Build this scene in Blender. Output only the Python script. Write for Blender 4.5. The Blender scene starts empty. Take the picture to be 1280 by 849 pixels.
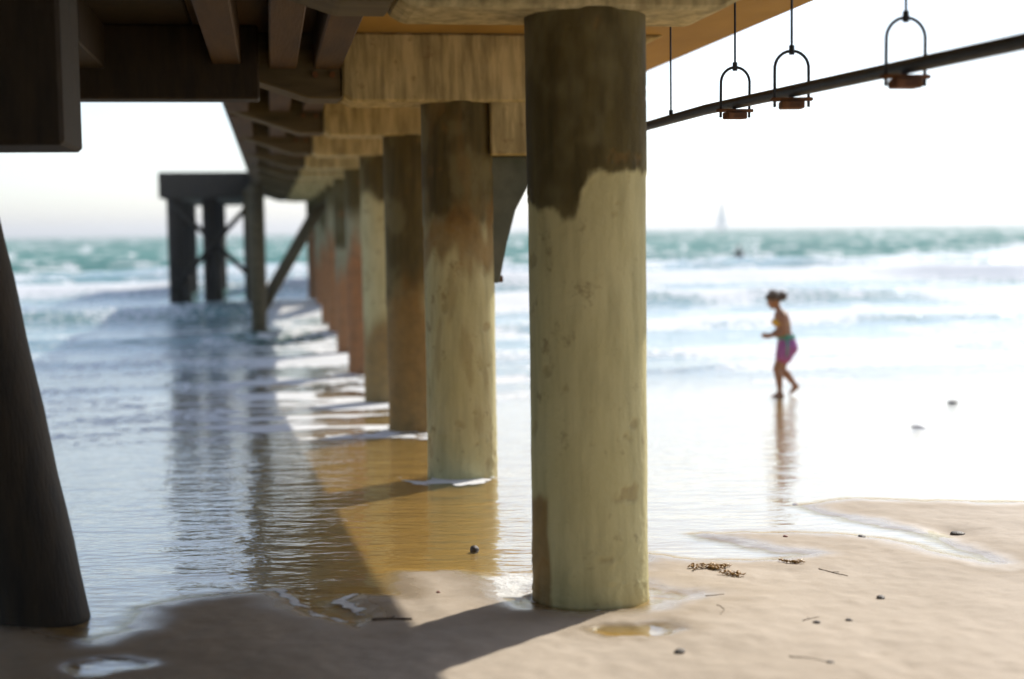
import bpy, bmesh, math, random
import numpy as np
from mathutils import Vector, Matrix

random.seed(7)
scene = bpy.context.scene
COL = scene.collection
R = math.radians

# ------------------------------------------------------------------ camera
cam_d = bpy.data.cameras.new("camera")
cam = bpy.data.objects.new("camera", cam_d)
COL.objects.link(cam)
cam.location = (0.0, 0.0, 2.5)
cam_d.sensor_fit = 'HORIZONTAL'
cam_d.sensor_width = 36.0
cam_d.lens = 50.0
cam_d.clip_start = 0.05
cam_d.clip_end = 30000.0
cam.rotation_euler = (Matrix.Rotation(R(90.0 - 4.45), 3, 'X') @ Matrix.Rotation(R(-0.8), 3, 'Z')).to_euler()
cam_d.dof.use_dof = True
cam_d.dof.focus_distance = 8.8
cam_d.dof.aperture_fstop = 0.85
scene.camera = cam

# ------------------------------------------------------------------ sky and sun
SUN_AZ, SUN_EL = R(36.0), R(37.0)          # to the right of straight ahead, above the horizon
world = bpy.data.worlds.new("World")
scene.world = world
world.use_nodes = True
wn = world.node_tree
wn.nodes.clear()
sky = wn.nodes.new('ShaderNodeTexSky')
sky.sky_type = 'NISHITA'
sky.sun_disc = False
sky.sun_elevation = SUN_EL
sky.sun_rotation = SUN_AZ
sky.air_density = 1.0
sky.dust_density = 0.8
sky.ozone_density = 1.0
bg = wn.nodes.new('ShaderNodeBackground')
bg.inputs['Strength'].default_value = 0.125
wo = wn.nodes.new('ShaderNodeOutputWorld')
hsv = wn.nodes.new('ShaderNodeHueSaturation')      # hazy seaside sky: paler than clean air
hsv.inputs['Saturation'].default_value = 0.68
wn.links.new(sky.outputs[0], hsv.inputs['Color'])
tint = wn.nodes.new('ShaderNodeMix'); tint.data_type = 'RGBA'; tint.blend_type = 'MULTIPLY'   # cool film balance, the same all over
tint.inputs['Factor'].default_value = 1.0
tint.inputs['B'].default_value = (0.93, 0.985, 1.085, 1)
wn.links.new(hsv.outputs[0], tint.inputs['A'])
wn.links.new(tint.outputs['Result'], bg.inputs['Color'])
wn.links.new(bg.outputs[0], wo.inputs['Surface'])

sun_d = bpy.data.lights.new("sun", 'SUN')
sun = bpy.data.objects.new("sun", sun_d)
COL.objects.link(sun)
sun_d.energy = 3.5
sun_d.angle = R(0.53)
sun_d.color = (1.0, 0.93, 0.82)
S = Vector((math.sin(SUN_AZ) * math.cos(SUN_EL), math.cos(SUN_AZ) * math.cos(SUN_EL), math.sin(SUN_EL)))
sun.rotation_euler = (-S).to_track_quat('-Z', 'Y').to_euler()
sun.location = S * 60

vs = scene.view_settings
vs.view_transform = 'Standard'
vs.look = 'None'
vs.exposure = 0.52
vs.gamma = 1.0
vs.use_curve_mapping = False
scene.render.engine = 'CYCLES'
cy = scene.cycles
cy.max_bounces = 10
cy.diffuse_bounces = 5
cy.glossy_bounces = 5
cy.transparent_max_bounces = 16
cy.sample_clamp_indirect = 6.0
cy.sample_clamp_direct = 14.0
cy.caustics_reflective = False
cy.caustics_refractive = False
cy.use_denoising = True

# ------------------------------------------------------------------ helpers
def smooth(a, b, x):
    t = np.clip((np.asarray(x, float) - a) / (b - a), 0, 1)
    return t * t * (3 - 2 * t)

_tabs = {}
def vnoise(x, y, seed=0):
    if seed not in _tabs:
        _tabs[seed] = np.random.RandomState(seed).rand(256, 256)
    T = _tabs[seed]
    x = np.asarray(x, float); y = np.asarray(y, float)
    xi = np.floor(x).astype(int); yi = np.floor(y).astype(int)
    fx = x - xi; fy = y - yi
    fx = fx * fx * fx * (fx * (fx * 6 - 15) + 10); fy = fy * fy * fy * (fy * (fy * 6 - 15) + 10)
    a = T[xi & 255, yi & 255]; b = T[(xi + 1) & 255, yi & 255]
    c = T[xi & 255, (yi + 1) & 255]; d = T[(xi + 1) & 255, (yi + 1) & 255]
    return (a * (1 - fx) + b * fx) * (1 - fy) + (c * (1 - fx) + d * fx) * fy

def fbm(x, y, seed=0, octv=4):
    s = 0; a = 0.5; n = 0
    for k in range(octv):
        s = s + a * vnoise(x * 2 ** k + 17.3 * k, y * 2 ** k - 9.1 * k, seed + k); n += a; a *= 0.5
    return s / n

def link(o, parent=None):
    COL.objects.link(o)
    if parent is not None:
        o.parent = parent
    return o

def tag(o, label=None, cat=None, group=None, kind=None):
    if label: o['label'] = label
    if cat: o['category'] = cat
    if group: o['group'] = group
    if kind: o['kind'] = kind
    return o

def empty(name, loc=(0, 0, 0), rz=0.0):
    o = bpy.data.objects.new(name, None)
    o.empty_display_size = 0.2
    o.location = loc; o.rotation_euler = (0, 0, rz)
    return link(o)

def fast_mesh(name, co, quads, attrs=None, smooth_shade=True):
    me = bpy.data.meshes.new(name)
    n = len(co); m = len(quads)
    me.vertices.add(n); me.vertices.foreach_set('co', np.ascontiguousarray(co, dtype=np.float32).ravel())
    me.loops.add(m * 4); me.loops.foreach_set('vertex_index', np.ascontiguousarray(quads, dtype=np.int32).ravel())
    me.polygons.add(m)
    me.polygons.foreach_set('loop_start', np.arange(0, m * 4, 4, dtype=np.int32))
    me.polygons.foreach_set('use_smooth', np.full(m, smooth_shade, dtype=bool))
    me.update(calc_edges=True)
    for k, v in (attrs or {}).items():
        at = me.attributes.new(k, 'FLOAT', 'POINT')
        at.data.foreach_set('value', np.ascontiguousarray(v, dtype=np.float32).ravel())
    return me

def grid_quads(nr, nc, wrap=False):
    i = np.arange(nr - 1)[:, None]; j = np.arange(nc if wrap else nc - 1)[None, :]
    j2 = (j + 1) % nc
    return np.stack([i * nc + j + 0 * i, i * nc + j2, (i + 1) * nc + j2, (i + 1) * nc + j], -1).reshape(-1, 4)

def bm_obj(name, bm, mat, parent=None, smooth_shade=False):
    me = bpy.data.meshes.new(name)
    bmesh.ops.recalc_face_normals(bm, faces=bm.faces)
    bm.to_mesh(me); bm.free()
    if smooth_shade:
        for p in me.polygons: p.use_smooth = True
    me.materials.append(mat)
    o = bpy.data.objects.new(name, me)
    return link(o, parent)

def bm_box(bm, lo, hi, bevel=0.0):
    r = bmesh.ops.create_cube(bm, size=1.0)
    vs_ = r['verts']
    for v in vs_:
        v.co = Vector([lo[i] + (v.co[i] + 0.5) * (hi[i] - lo[i]) for i in range(3)])
    if bevel:
        es = list({e for v in vs_ for e in v.link_edges})
        bmesh.ops.bevel(bm, geom=es, offset=bevel, segments=1, affect='EDGES', profile=0.5)

def bm_prism(bm, pts, axis_lo, axis_hi):
    """polygon pts in (v, z), extruded along the second axis from axis_lo to axis_hi"""
    a = [bm.verts.new((p[0], axis_lo, p[1])) for p in pts]
    b = [bm.verts.new((p[0], axis_hi, p[1])) for p in pts]
    bm.faces.new(a); bm.faces.new(list(reversed(b)))
    n = len(pts)
    for i in range(n):
        bm.faces.new((a[i], b[i], b[(i + 1) % n], a[(i + 1) % n]))

def bm_tube(bm, path, rad, seg=10, cap=True):
    rings = []
    path = [Vector(p) for p in path]
    rads = rad if isinstance(rad, (list, tuple)) else [rad] * len(path)
    ref = None
    for i, p in enumerate(path):
        t = (path[min(i + 1, len(path) - 1)] - path[max(i - 1, 0)]).normalized()
        if ref is None:
            ref = t.orthogonal().normalized()
        ref = (ref - t * ref.dot(t)).normalized()
        b = t.cross(ref)
        rings.append([bm.verts.new(p + (ref * math.cos(2 * math.pi * k / seg) + b * math.sin(2 * math.pi * k / seg)) * rads[i]) for k in range(seg)])
    for r0, r1 in zip(rings, rings[1:]):
        for k in range(seg):
            bm.faces.new((r0[k], r0[(k + 1) % seg], r1[(k + 1) % seg], r1[k]))
    if cap:
        bm.faces.new(list(reversed(rings[0]))); bm.faces.new(rings[-1])

# ------------------------------------------------------------------ materials
class NT:
    def __init__(self, name):
        self.m = bpy.data.materials.new(name); self.m.use_nodes = True
        self.t = self.m.node_tree; self.t.nodes.clear()
        self.out = self.t.nodes.new('ShaderNodeOutputMaterial')
    def n(self, typ, **kw):
        nd = self.t.nodes.new(typ)
        for k, v in kw.items():
            if k.startswith('i_'):
                nd.inputs[k[2:].replace('_', ' ')].default_value = v
            else:
                setattr(nd, k, v)
        return nd
    def l(self, a, b): self.t.links.new(a, b)
    def attr(self, name):
        return self.n('ShaderNodeAttribute', attribute_name=name).outputs['Fac']
    def coords(self): return self.n('ShaderNodeTexCoord').outputs['Object']
    def mapping(self, vec, scale):
        mp = self.n('ShaderNodeMapping'); mp.inputs['Scale'].default_value = scale
        self.l(vec, mp.inputs['Vector']); return mp.outputs[0]
    def noise(self, vec, scale, detail=4, rough=0.55):
        nd = self.n('ShaderNodeTexNoise'); nd.inputs['Scale'].default_value = scale
        nd.inputs['Detail'].default_value = detail; nd.inputs['Roughness'].default_value = rough
        self.l(vec, nd.inputs['Vector']); return nd.outputs['Fac']
    def ramp(self, fac, stops):
        nd = self.n('ShaderNodeValToRGB')
        el = nd.color_ramp.elements
        while len(el) < len(stops): el.new(0.5)
        for e, (p, c) in zip(el, stops):
            e.position = p; e.color = (c[0], c[1], c[2], 1) if not isinstance(c, float) else (c, c, c, 1)
        self.l(fac, nd.inputs['Fac']); return nd.outputs['Color']
    def mix(self, fac, a, b, blend='MIX'):
        nd = self.n('ShaderNodeMix', data_type='RGBA', blend_type=blend)
        for s, v in ((nd.inputs['Factor'], fac), (nd.inputs['A'], a), (nd.inputs['B'], b)):
            if hasattr(v, 'links'): self.l(v, s)
            elif isinstance(v, tuple): s.default_value = (v[0], v[1], v[2], 1)
            else: s.default_value = v
        return nd.outputs['Result']
    def math(self, op, a, b=0.0, clamp=False):
        nd = self.n('ShaderNodeMath', operation=op, use_clamp=clamp)
        for s, v in ((nd.inputs[0], a), (nd.inputs[1], b)):
            if hasattr(v, 'links'): self.l(v, s)
            else: s.default_value = v
        return nd.outputs[0]
    def bump(self, h, strength, dist=0.01, normal=None):
        nd = self.n('ShaderNodeBump'); nd.inputs['Strength'].default_value = strength
        nd.inputs['Distance'].default_value = dist; self.l(h, nd.inputs['Height'])
        if normal is not None: self.l(normal, nd.inputs['Normal'])
        return nd.outputs[0]
    def principled(self, color, rough=0.7, normal=None, spec=0.4, metal=0.0):
        p = self.n('ShaderNodeBsdfPrincipled')
        for key, v in (('Base Color', color), ('Roughness', rough), ('Specular IOR Level', spec), ('Metallic', metal)):
            s = p.inputs[key]
            if hasattr(v, 'links'): self.l(v, s)
            elif isinstance(v, tuple): s.default_value = (v[0], v[1], v[2], 1)
            else: s.default_value = v
        if normal is not None: self.l(normal, p.inputs['Normal'])
        return p
    def done(self, shader):
        self.l(shader.outputs[0] if hasattr(shader, 'outputs') else shader, self.out.inputs['Surface'])
        return self.m

def simple_mat(name, c1, c2, scale=8.0, rough=0.7, bump=0.2, spec=0.4, metal=0.0, stretch=(1, 1, 1)):
    t = NT(name); co = t.mapping(t.coords(), stretch)
    f = t.noise(co, scale, 5)
    col = t.ramp(f, [(0.3, c1), (0.7, c2)])
    nb = t.bump(t.noise(co, scale * 5, 4), bump, 0.01)
    return t.done(t.principled(col, rough, nb, spec, metal))

def make_sand():
    t = NT('sand'); co = t.coords()
    wet = t.attr('wet'); damp = t.attr('damp')
    big = t.noise(co, 1.1, 4); mid = t.noise(co, 9.0, 5); fine = t.noise(co, 160.0, 3, 0.7); grain = t.noise(co, 420.0, 2, 0.8)
    dry = t.ramp(big, [(0.25, (0.51, 0.435, 0.345)), (0.75, (0.60, 0.52, 0.425))])
    dry = t.mix(t.ramp(mid, [(0.35, 0.0), (0.75, 0.35)]), dry, (0.40, 0.33, 0.25))
    dry = t.mix(t.ramp(fine, [(0.3, 0.25), (0.62, 0.0)]), dry, (0.27, 0.21, 0.15))
    damp_shade_c = t.mix(1.0, dry, (0.60, 0.53, 0.42), 'MULTIPLY')  # damp tone at the water, painted shade under the pier
    gloss = t.attr('gloss')
    wetc = t.mix(t.ramp(mid, [(0.3, 0.0), (0.7, 1.0)]), (0.50, 0.30, 0.085), (0.60, 0.38, 0.13))
    c = t.mix(damp, dry, damp_shade_c)
    c = t.mix(wet, c, wetc)
    rough = t.math('SUBTRACT', 0.88, t.math('MULTIPLY', gloss, 0.72))
    speck = t.noise(co, 75.0, 2, 0.5)
    c = t.mix(t.ramp(speck, [(0.70, 0.0), (0.76, 0.55)]), c, (0.16, 0.12, 0.09))
    c = t.mix(t.ramp(speck, [(0.22, 0.5), (0.27, 0.0)]), c, (0.75, 0.70, 0.62))
    h = t.math('ADD', t.math('MULTIPLY', mid, 0.8), t.math('ADD', t.math('MULTIPLY', fine, 0.16), t.math('MULTIPLY', grain, 0.08)))
    return t.done(t.principled(c, rough, t.bump(h, 0.45, 0.012), t.math('ADD', 0.3, t.math('MULTIPLY', gloss, 0.3))))

def make_water():
    t = NT('sea_water'); co = t.coords()
    foam = t.attr('foam'); deep = t.attr('deep'); calm = t.attr('calm'); edge = t.attr('edge')
    st = t.mapping(co, (0.45, 1.0, 1.0))
    r1 = t.noise(st, 3.2, 3, 0.55); r2 = t.noise(st, 13.0, 3, 0.55); r3 = t.noise(co, 1.1, 4, 0.6)
    hh = t.math('ADD', t.math('MULTIPLY', r1, 0.75), t.math('MULTIPLY', r2, 0.16))
    amp = t.math('SUBTRACT', 1.0, calm)
    h = t.math('ADD', t.math('MULTIPLY', hh, t.math('ADD', 0.10, t.math('MULTIPLY', amp, 0.9))),
               t.math('MULTIPLY', t.math('MULTIPLY', r3, deep), 5.5))
    nrm = t.bump(h, 1.0, 0.035)
    geo = t.n('ShaderNodeNewGeometry')
    dot = t.n('ShaderNodeVectorMath', operation='DOT_PRODUCT'); t.l(nrm, dot.inputs[0]); t.l(geo.outputs['Incoming'], dot.inputs[1])
    cosv = t.math('ABSOLUTE', dot.outputs['Value'])
    fr = t.math('ADD', 0.02, t.math('MULTIPLY', t.math('POWER', t.math('SUBTRACT', 1.0, cosv, True), 5.0), 0.98))   # Schlick
    fr = t.math('MULTIPLY', fr, edge)                                   # the film thins out to nothing at its margin
    gl = t.n('ShaderNodeBsdfGlossy'); t.l(t.math('ADD', 0.05, t.math('MULTIPLY', deep, 0.15)), gl.inputs['Roughness'])
    t.l(t.mix(deep, (0.95, 0.97, 1.0), (0.95, 0.97, 0.98)), gl.inputs['Color']); t.l(nrm, gl.inputs['Normal'])
    tr = t.n('ShaderNodeBsdfTransparent'); tr.inputs['Color'].default_value = (0.93, 0.93, 0.86, 1)
    df = t.n('ShaderNodeBsdfDiffuse')
    t.l(t.ramp(t.noise(co, 0.05, 3), [(0.3, (0.085, 0.215, 0.20)), (0.7, (0.13, 0.30, 0.27))]), df.inputs['Color'])
    body = t.n('ShaderNodeMixShader'); t.l(deep, body.inputs[0]); t.l(tr.outputs[0], body.inputs[1]); t.l(df.outputs[0], body.inputs[2])
    wat = t.n('ShaderNodeMixShader'); t.l(fr, wat.inputs[0]); t.l(body.outputs[0], wat.inputs[1]); t.l(gl.outputs[0], wat.inputs[2])
    # foam: lacy white patches
    vo = t.n('ShaderNodeTexVoronoi', feature='DISTANCE_TO_EDGE'); vo.inputs['Scale'].default_value = 3.5
    warp = t.n('ShaderNodeMix', data_type='VECTOR'); warp.inputs['Factor'].default_value = 0.12
    nz = t.n('ShaderNodeTexNoise'); nz.inputs['Scale'].default_value = 2.5; t.l(co, nz.inputs['Vector'])
    t.l(co, warp.inputs['A']); t.l(nz.outputs['Color'], warp.inputs['B']); t.l(warp.outputs['Result'], vo.inputs['Vector'])
    lace = t.math('SUBTRACT', 1.0, t.math('MULTIPLY', vo.outputs['Distance'], 4.0), True)
    fn = t.noise(co, 14.0, 5, 0.7)
    tex = t.math('ADD', t.math('MULTIPLY', lace, 0.45), t.math('MULTIPLY', fn, 0.75))
    fm = t.math('SUBTRACT', t.math('ADD', tex, t.math('MULTIPLY', foam, 1.5)), 1.05)
    fm = t.math('MULTIPLY', fm, 3.0, True)
    fb = t.principled((0.82, 0.83, 0.83), 0.8, t.bump(fn, 0.7, 0.04), 0.3)
    fin = t.n('ShaderNodeMixShader'); t.l(fm, fin.inputs[0]); t.l(wat.outputs[0], fin.inputs[1]); t.l(fb.outputs[0], fin.inputs[2])
    return t.done(fin)

def make_concrete(name, light1, light2, dark1=(0.064, 0.050, 0.017), rustc=(0.30, 0.165, 0.045), streak=(0.45, 0.75, 0.45)):
    t = NT(name); co = t.coords()
    stretch = t.mapping(co, (5.0, 5.0, 0.7))
    n1 = t.noise(co, 2.2, 5); n2 = t.noise(co, 28.0, 5); n3 = t.noise(stretch, 3.0, 5); n4 = t.noise(co, 7.0, 6, 0.65)
    base = t.ramp(n1, [(0.3, light1), (0.7, light2)])
    base = t.mix(t.ramp(n3, [(streak[0], 0.0), (streak[1], streak[2])]), base, tuple(c * 0.5 for c in light1))
    base = t.mix(t.ramp(n4, [(0.60, 0.0), (0.68, 0.55)]), base, (0.22, 0.15, 0.075))
    coat = t.attr('coat'); rust = t.attr('rust')
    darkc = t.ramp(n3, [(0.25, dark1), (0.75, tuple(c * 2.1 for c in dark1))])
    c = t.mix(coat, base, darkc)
    rc = t.ramp(n4, [(0.3, tuple(x * 0.5 for x in rustc)), (0.7, rustc)])
    c = t.mix(rust, c, rc)
    h = t.math('ADD', n2, t.math('MULTIPLY', n4, 1.4))
    return t.done(t.principled(c, 0.82, t.bump(h, 0.35, 0.012), 0.25))

M_SAND = make_sand()
M_WATER = make_water()
M_PILE = make_concrete('pile_concrete', (0.53, 0.472, 0.23), (0.61, 0.55, 0.295))
M_PILE_PALE = make_concrete('pale_pile_concrete', (0.54, 0.50, 0.26), (0.62, 0.575, 0.33))
M_PILE_RUST = make_concrete('rusty_pile_concrete', (0.30, 0.29, 0.18), (0.40, 0.38, 0.25), rustc=(0.52, 0.18, 0.05))
M_CAP = make_concrete('cap_concrete', (0.54, 0.45, 0.23), (0.66, 0.56, 0.32), streak=(0.36, 0.66, 0.9))
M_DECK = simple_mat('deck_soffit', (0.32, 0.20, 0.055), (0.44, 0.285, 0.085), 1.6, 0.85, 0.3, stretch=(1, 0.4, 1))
M_GIRDER = simple_mat('girder_shade_timber', (0.034, 0.017, 0.005), (0.085, 0.044, 0.012), 3.0, 0.8, 0.4, stretch=(3, 0.3, 3))
M_ARM = simple_mat('shaded_arm_timber', (0.06, 0.048, 0.022), (0.13, 0.10, 0.05), 4.0, 0.8, 0.4, stretch=(0.4, 3, 3))  # braces and rear piles; on the cap arms its dark tone is painted shade
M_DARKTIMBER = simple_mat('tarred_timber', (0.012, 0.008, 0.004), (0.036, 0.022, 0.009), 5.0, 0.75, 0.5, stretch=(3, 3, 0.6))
M_PIPE = simple_mat('pale_pipe_paint', (0.72, 0.76, 0.82), (0.80, 0.83, 0.88), 3.0, 0.35, 0.05, 0.5)
M_STEEL = simple_mat('dark_steel', (0.010, 0.012, 0.017), (0.024, 0.026, 0.032), 12.0, 0.5, 0.2, 0.5, 0.4)
M_BRACKET = simple_mat('bracket_steel', (0.07, 0.085, 0.06), (0.15, 0.16, 0.12), 4.0, 0.6, 0.2)
M_RUSTY = simple_mat('rusty_iron', (0.07, 0.03, 0.012), (0.20, 0.085, 0.03), 14.0, 0.8, 0.4)
M_KELP = simple_mat('kelp', (0.16, 0.075, 0.012), (0.42, 0.23, 0.04), 30.0, 0.4, 0.2, 0.6)
M_STONE = simple_mat('dark_stone', (0.035, 0.028, 0.022), (0.10, 0.075, 0.055), 25.0, 0.55, 0.4)
M_STONE_R = simple_mat('red_stone', (0.20, 0.05, 0.03), (0.32, 0.10, 0.06), 25.0, 0.55, 0.3)
M_SHELL = simple_mat('white_shell', (0.72, 0.70, 0.66), (0.85, 0.83, 0.80), 25.0, 0.4, 0.1)
M_TWIG = simple_mat('twig', (0.07, 0.045, 0.03), (0.16, 0.11, 0.07), 30.0, 0.8, 0.3)
M_SKIN = simple_mat('tanned_skin', (0.31, 0.145, 0.07), (0.39, 0.19, 0.095), 6.0, 0.5, 0.03, 0.4)
M_HAIR = simple_mat('brown_hair', (0.035, 0.018, 0.008), (0.13, 0.07, 0.03), 30.0, 0.5, 0.6, 0.5)
M_YELLOW = simple_mat('yellow_cloth', (0.72, 0.42, 0.02), (0.80, 0.50, 0.04), 30.0, 0.8, 0.2)
M_PURPLE = simple_mat('purple_cloth', (0.34, 0.09, 0.30), (0.45, 0.14, 0.40), 20.0, 0.8, 0.2)
M_GREEN = simple_mat('green_cloth', (0.08, 0.33, 0.24), (0.13, 0.42, 0.32), 20.0, 0.8, 0.2)
def make_sail():
    t = NT('sailcloth'); f = t.noise(t.coords(), 0.5, 3)
    col = t.ramp(f, [(0.3, (0.78, 0.80, 0.82)), (0.7, (0.86, 0.87, 0.88))])
    d = t.n('ShaderNodeBsdfDiffuse'); tl = t.n('ShaderNodeBsdfTranslucent'); t.l(col, d.inputs['Color']); t.l(col, tl.inputs['Color'])
    mx_ = t.n('ShaderNodeMixShader'); mx_.inputs[0].default_value = 0.6; t.l(d.outputs[0], mx_.inputs[1]); t.l(tl.outputs[0], mx_.inputs[2])
    return t.done(mx_)
M_SAIL = make_sail()
M_HULL = simple_mat('hull_paint', (0.55, 0.58, 0.62), (0.68, 0.70, 0.72), 1.0, 0.4, 0.02)
M_MAST = simple_mat('mast_metal', (0.10, 0.13, 0.18), (0.15, 0.18, 0.23), 2.0, 0.4, 0.02)
M_WETSUIT = simple_mat('dark_wetsuit', (0.012, 0.014, 0.02), (0.03, 0.034, 0.045), 10.0, 0.5, 0.1)

# ------------------------------------------------------------------ the lie of the land
PA = R(9.58)                                  # the pier runs this far left of straight ahead
CA, SA = math.cos(PA), math.sin(PA)
def pier_xy(v, u): return (v * CA - u * SA, v * SA + u * CA)

PILE_V = 1.60
PILE_U = [7.13, 12.15, 16.3, 20.6, 24.9, 29.2, 33.6, 38.0, 42.4, 46.8, 51.2]
PILE_R = 0.30

def beach_plane(x, y):
    y = np.asarray(y, float)
    z = 0.9 - 0.0425 * y
    return np.maximum(z, -1.5 + 0 * z)

# edge of the wet area on the sand, as it lies on the beach (x, y in metres)
WET = [(3.83, 10.24), (3.05, 10.35), (2.51, 10.57), (2.08, 10.25), (2.28, 9.61), (2.6, 9.01), (2.75, 8.01), (2.57, 8.24),
       (2.38, 8.77), (2.14, 8.99), (1.81, 9.14), (1.5, 9.16), (1.19, 9.1), (1.31, 8.77), (1.54, 8.53), (1.72, 8.38),
       (1.44, 8.23), (1.11, 8.25), (0.81, 8.43), (0.67, 8.09), (0.39, 7.88), (0.2, 7.59), (0.03, 7.07), (-0.08, 7.3),
       (-0.17, 7.78), (-0.39, 8.02), (-0.63, 7.97), (-0.6, 7.34), (-0.8, 7.41), (-0.86, 7.22), (-0.69, 6.85), (-0.78, 6.66),
       (-0.97, 6.9), (-1.35, 7.52), (-1.68, 7.47), (-1.97, 7.2), (-1.86, 6.7), (-1.99, 6.48), (-2.16, 6.56), (-2.42, 6.99),
       (-2.52, 6.83), (-3.05, 6.69), (-4.25, 7.1), (-9.0, 8.0), (-60.0, 12.0), (-60.0, 90.0), (90.0, 90.0), (90.0, 13.0), (9.0, 10.1)]

def poly_sd(x, y, poly):
    """signed distance, positive inside"""
    d2 = np.full(x.shape, 1e9); inside = np.zeros(x.shape, bool)
    n = len(poly)
    for i in range(n):
        ax, ay = poly[i]; bx, by = poly[(i + 1) % n]
        ex, ey = bx - ax, by - ay
        t = np.clip(((x - ax) * ex + (y - ay) * ey) / (ex * ex + ey * ey), 0, 1)
        d2 = np.minimum(d2, (x - ax - t * ex) ** 2 + (y - ay - t * ey) ** 2)
        cond = ((ay > y) != (by > y)) & (x < (bx - ax) * (y - ay) / (by - ay + 1e-12) + ax)
        inside ^= cond
    d = np.sqrt(d2)
    return np.where(inside, d, -d)

def wet_sd(x, y):
    x = np.asarray(x, float); y = np.asarray(y, float)
    wx = x + 0.16 * (fbm(x * 3.1, y * 3.1, 11) - 0.5) + 0.05 * (fbm(x * 14, y * 14, 13) - 0.5)
    wy = y + 0.22 * (fbm(x * 2.6, y * 2.6, 12) - 0.5) + 0.06 * (fbm(x * 12, y * 12, 14) - 0.5)
    s = poly_sd(wx, wy, WET)
    mx, my = pier_xy(PILE_V, PILE_U[0])
    ring = 0.365 - np.hypot(wx - mx - 0.005, (wy - my))         # scour pool round the foot of the pile
    side = 0.10 - np.hypot((wx - mx - 0.34) * 0.8, (wy - my + 0.02) * 1.3)
    p1 = (1 - np.hypot((wx - 0.545) / 0.175, (wy - 6.53) / 0.115)) * 0.34
    p2 = (1 - np.hypot((wx + 1.77) / 0.17, (wy - 6.04) / 0.12)) * 0.34
    for a in (ring, side, p1, p2):
        s = np.maximum(s, a)
    return s

def sand_height(x, y):
    x = np.asarray(x, float); y = np.asarray(y, float)
    s = wet_sd(x, y)
    z = beach_plane(x, y)
    und = 0.036 * (fbm(x * 0.9, y * 0.6, 21, 3) - 0.5) + 0.024 * (fbm(x * 3.0, y * 2.0, 22, 3) - 0.5)
    und = und + 0.010 * (fbm(x * 11.0, y * 9.0, 23, 3) - 0.5)
    dry = smooth(0.02, -0.35, s)
    z = z + und * dry
    z = z + 0.006 * smooth(0.0, -0.25, s) - 0.024 * smooth(-0.10, 0.16, s)
    # soft hollow with a dark stone in it, on the bar
    z = z - 0.035 * np.exp(-(((x - 2.86) / 0.16) ** 2 + ((y - 9.05) / 0.22) ** 2))
    return z

def axis(parts):
    out = []
    for a, b, step in parts:
        n = max(1, int(round((b - a) / step)))
        out.append(np.linspace(a, b, n, endpoint=False))
    out.append(np.array([parts[-1][1]]))
    return np.concatenate(out)

xs = axis([(-120, -20, 10), (-20, -5, 0.6), (-5, -2.6, 0.08), (-2.6, 3.4, 0.018), (3.4, 9, 0.06), (9, 20, 0.6), (20, 120, 10)])
ys = axis([(-60, 0, 3), (0, 4.6, 0.2), (4.6, 9.6, 0.016), (9.6, 13, 0.035), (13, 24, 0.12), (24, 60, 1.5)])
GX, GY = np.meshgrid(xs, ys)
GZ = sand_height(GX, GY)
SD = wet_sd(GX, GY)
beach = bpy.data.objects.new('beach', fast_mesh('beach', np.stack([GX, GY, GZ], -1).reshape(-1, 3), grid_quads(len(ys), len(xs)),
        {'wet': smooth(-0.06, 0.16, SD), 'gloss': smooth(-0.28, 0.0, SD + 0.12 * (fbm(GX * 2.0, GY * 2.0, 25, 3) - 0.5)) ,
         'damp': np.maximum(0.55 * smooth(-0.5, -0.0, SD + 0.3 * (fbm(GX * 1.5, GY * 1.5, 24, 3) - 0.5)), 0.9 * smooth(0.75, -0.35, GX * CA + GY * SA + 0.35 * (fbm(GX * 1.2, GY * 1.2, 26, 3) - 0.5)) * smooth(40, 10, np.abs(GX)))}))  # damp by the water's edge, plus painted deck shade under the pier
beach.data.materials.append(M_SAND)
link(beach); tag(beach, kind='structure')
def gz(x, y): return float(sand_height(np.array([x]), np.array([y]))[0])

# ------------------------------------------------------------------ the sea, from the thin swash on the sand to the horizon
rr = [4.2]
while rr[-1] < 30: rr.append(rr[-1] * 1.0048)
while rr[-1] < 130: rr.append(rr[-1] * 1.0062)
while rr[-1] < 700: rr.append(rr[-1] * 1.014)
while rr[-1] < 12000: rr.append(rr[-1] * 1.08)
rr = np.array(rr)
aa = np.radians(axis([(-80, -24, 1.4), (-24, 24, 0.105), (24, 80, 1.4)]))
RR, AA = np.meshgrid(rr, aa, indexing='ij')
WX = RR * np.sin(AA); WY = RR * np.cos(AA)
WV = WX * CA + WY * SA
WU = -WX * SA + WY * CA

BREAK = [  # distance out, height, steep side, back side, wander, how broken
    (23.6, 0.05, 0.35, 1.6, 1.6, 0.75),
    (27.5, 0.10, 0.5, 2.2, 2.2, 0.80),
    (34.0, 0.24, 0.9, 3.2, 3.0, 0.95),
    (43.0, 0.55, 1.3, 4.2, 4.0, 1.00),
    (57.0, 0.70, 1.8, 6.0, 6.0, 0.85),
    (76.0, 0.90, 2.6, 8.0, 8.0, 0.42),
    (101.0, 0.85, 3.5, 10.0, 8.0, 0.28),
    (131.0, 0.80, 5.0, 11.0, 9.0, 0.14),
    (165.0, 0.75, 7.0, 13.0, 9.0, 0.10),
    (205.0, 0.75, 8.0, 14.0, 9.0, 0.07), (250.0, 0.75, 9.0, 16.0, 9.0, 0.05), (300.0, 0.75, 10.0, 18.0, 9.0, 0.05),
    (360.0, 0.8, 12.0, 20.0, 9.0, 0.0), (430.0, 0.8, 14.0, 22.0, 9.0, 0.0), (510.0, 0.8, 16.0, 26.0, 9.0, 0.0)]
off = smooth(20.0, 60.0, WU)
fade = smooth(700, 200, RR)
wave = 0.0 * WU
foam = 0.0 * WU
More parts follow.
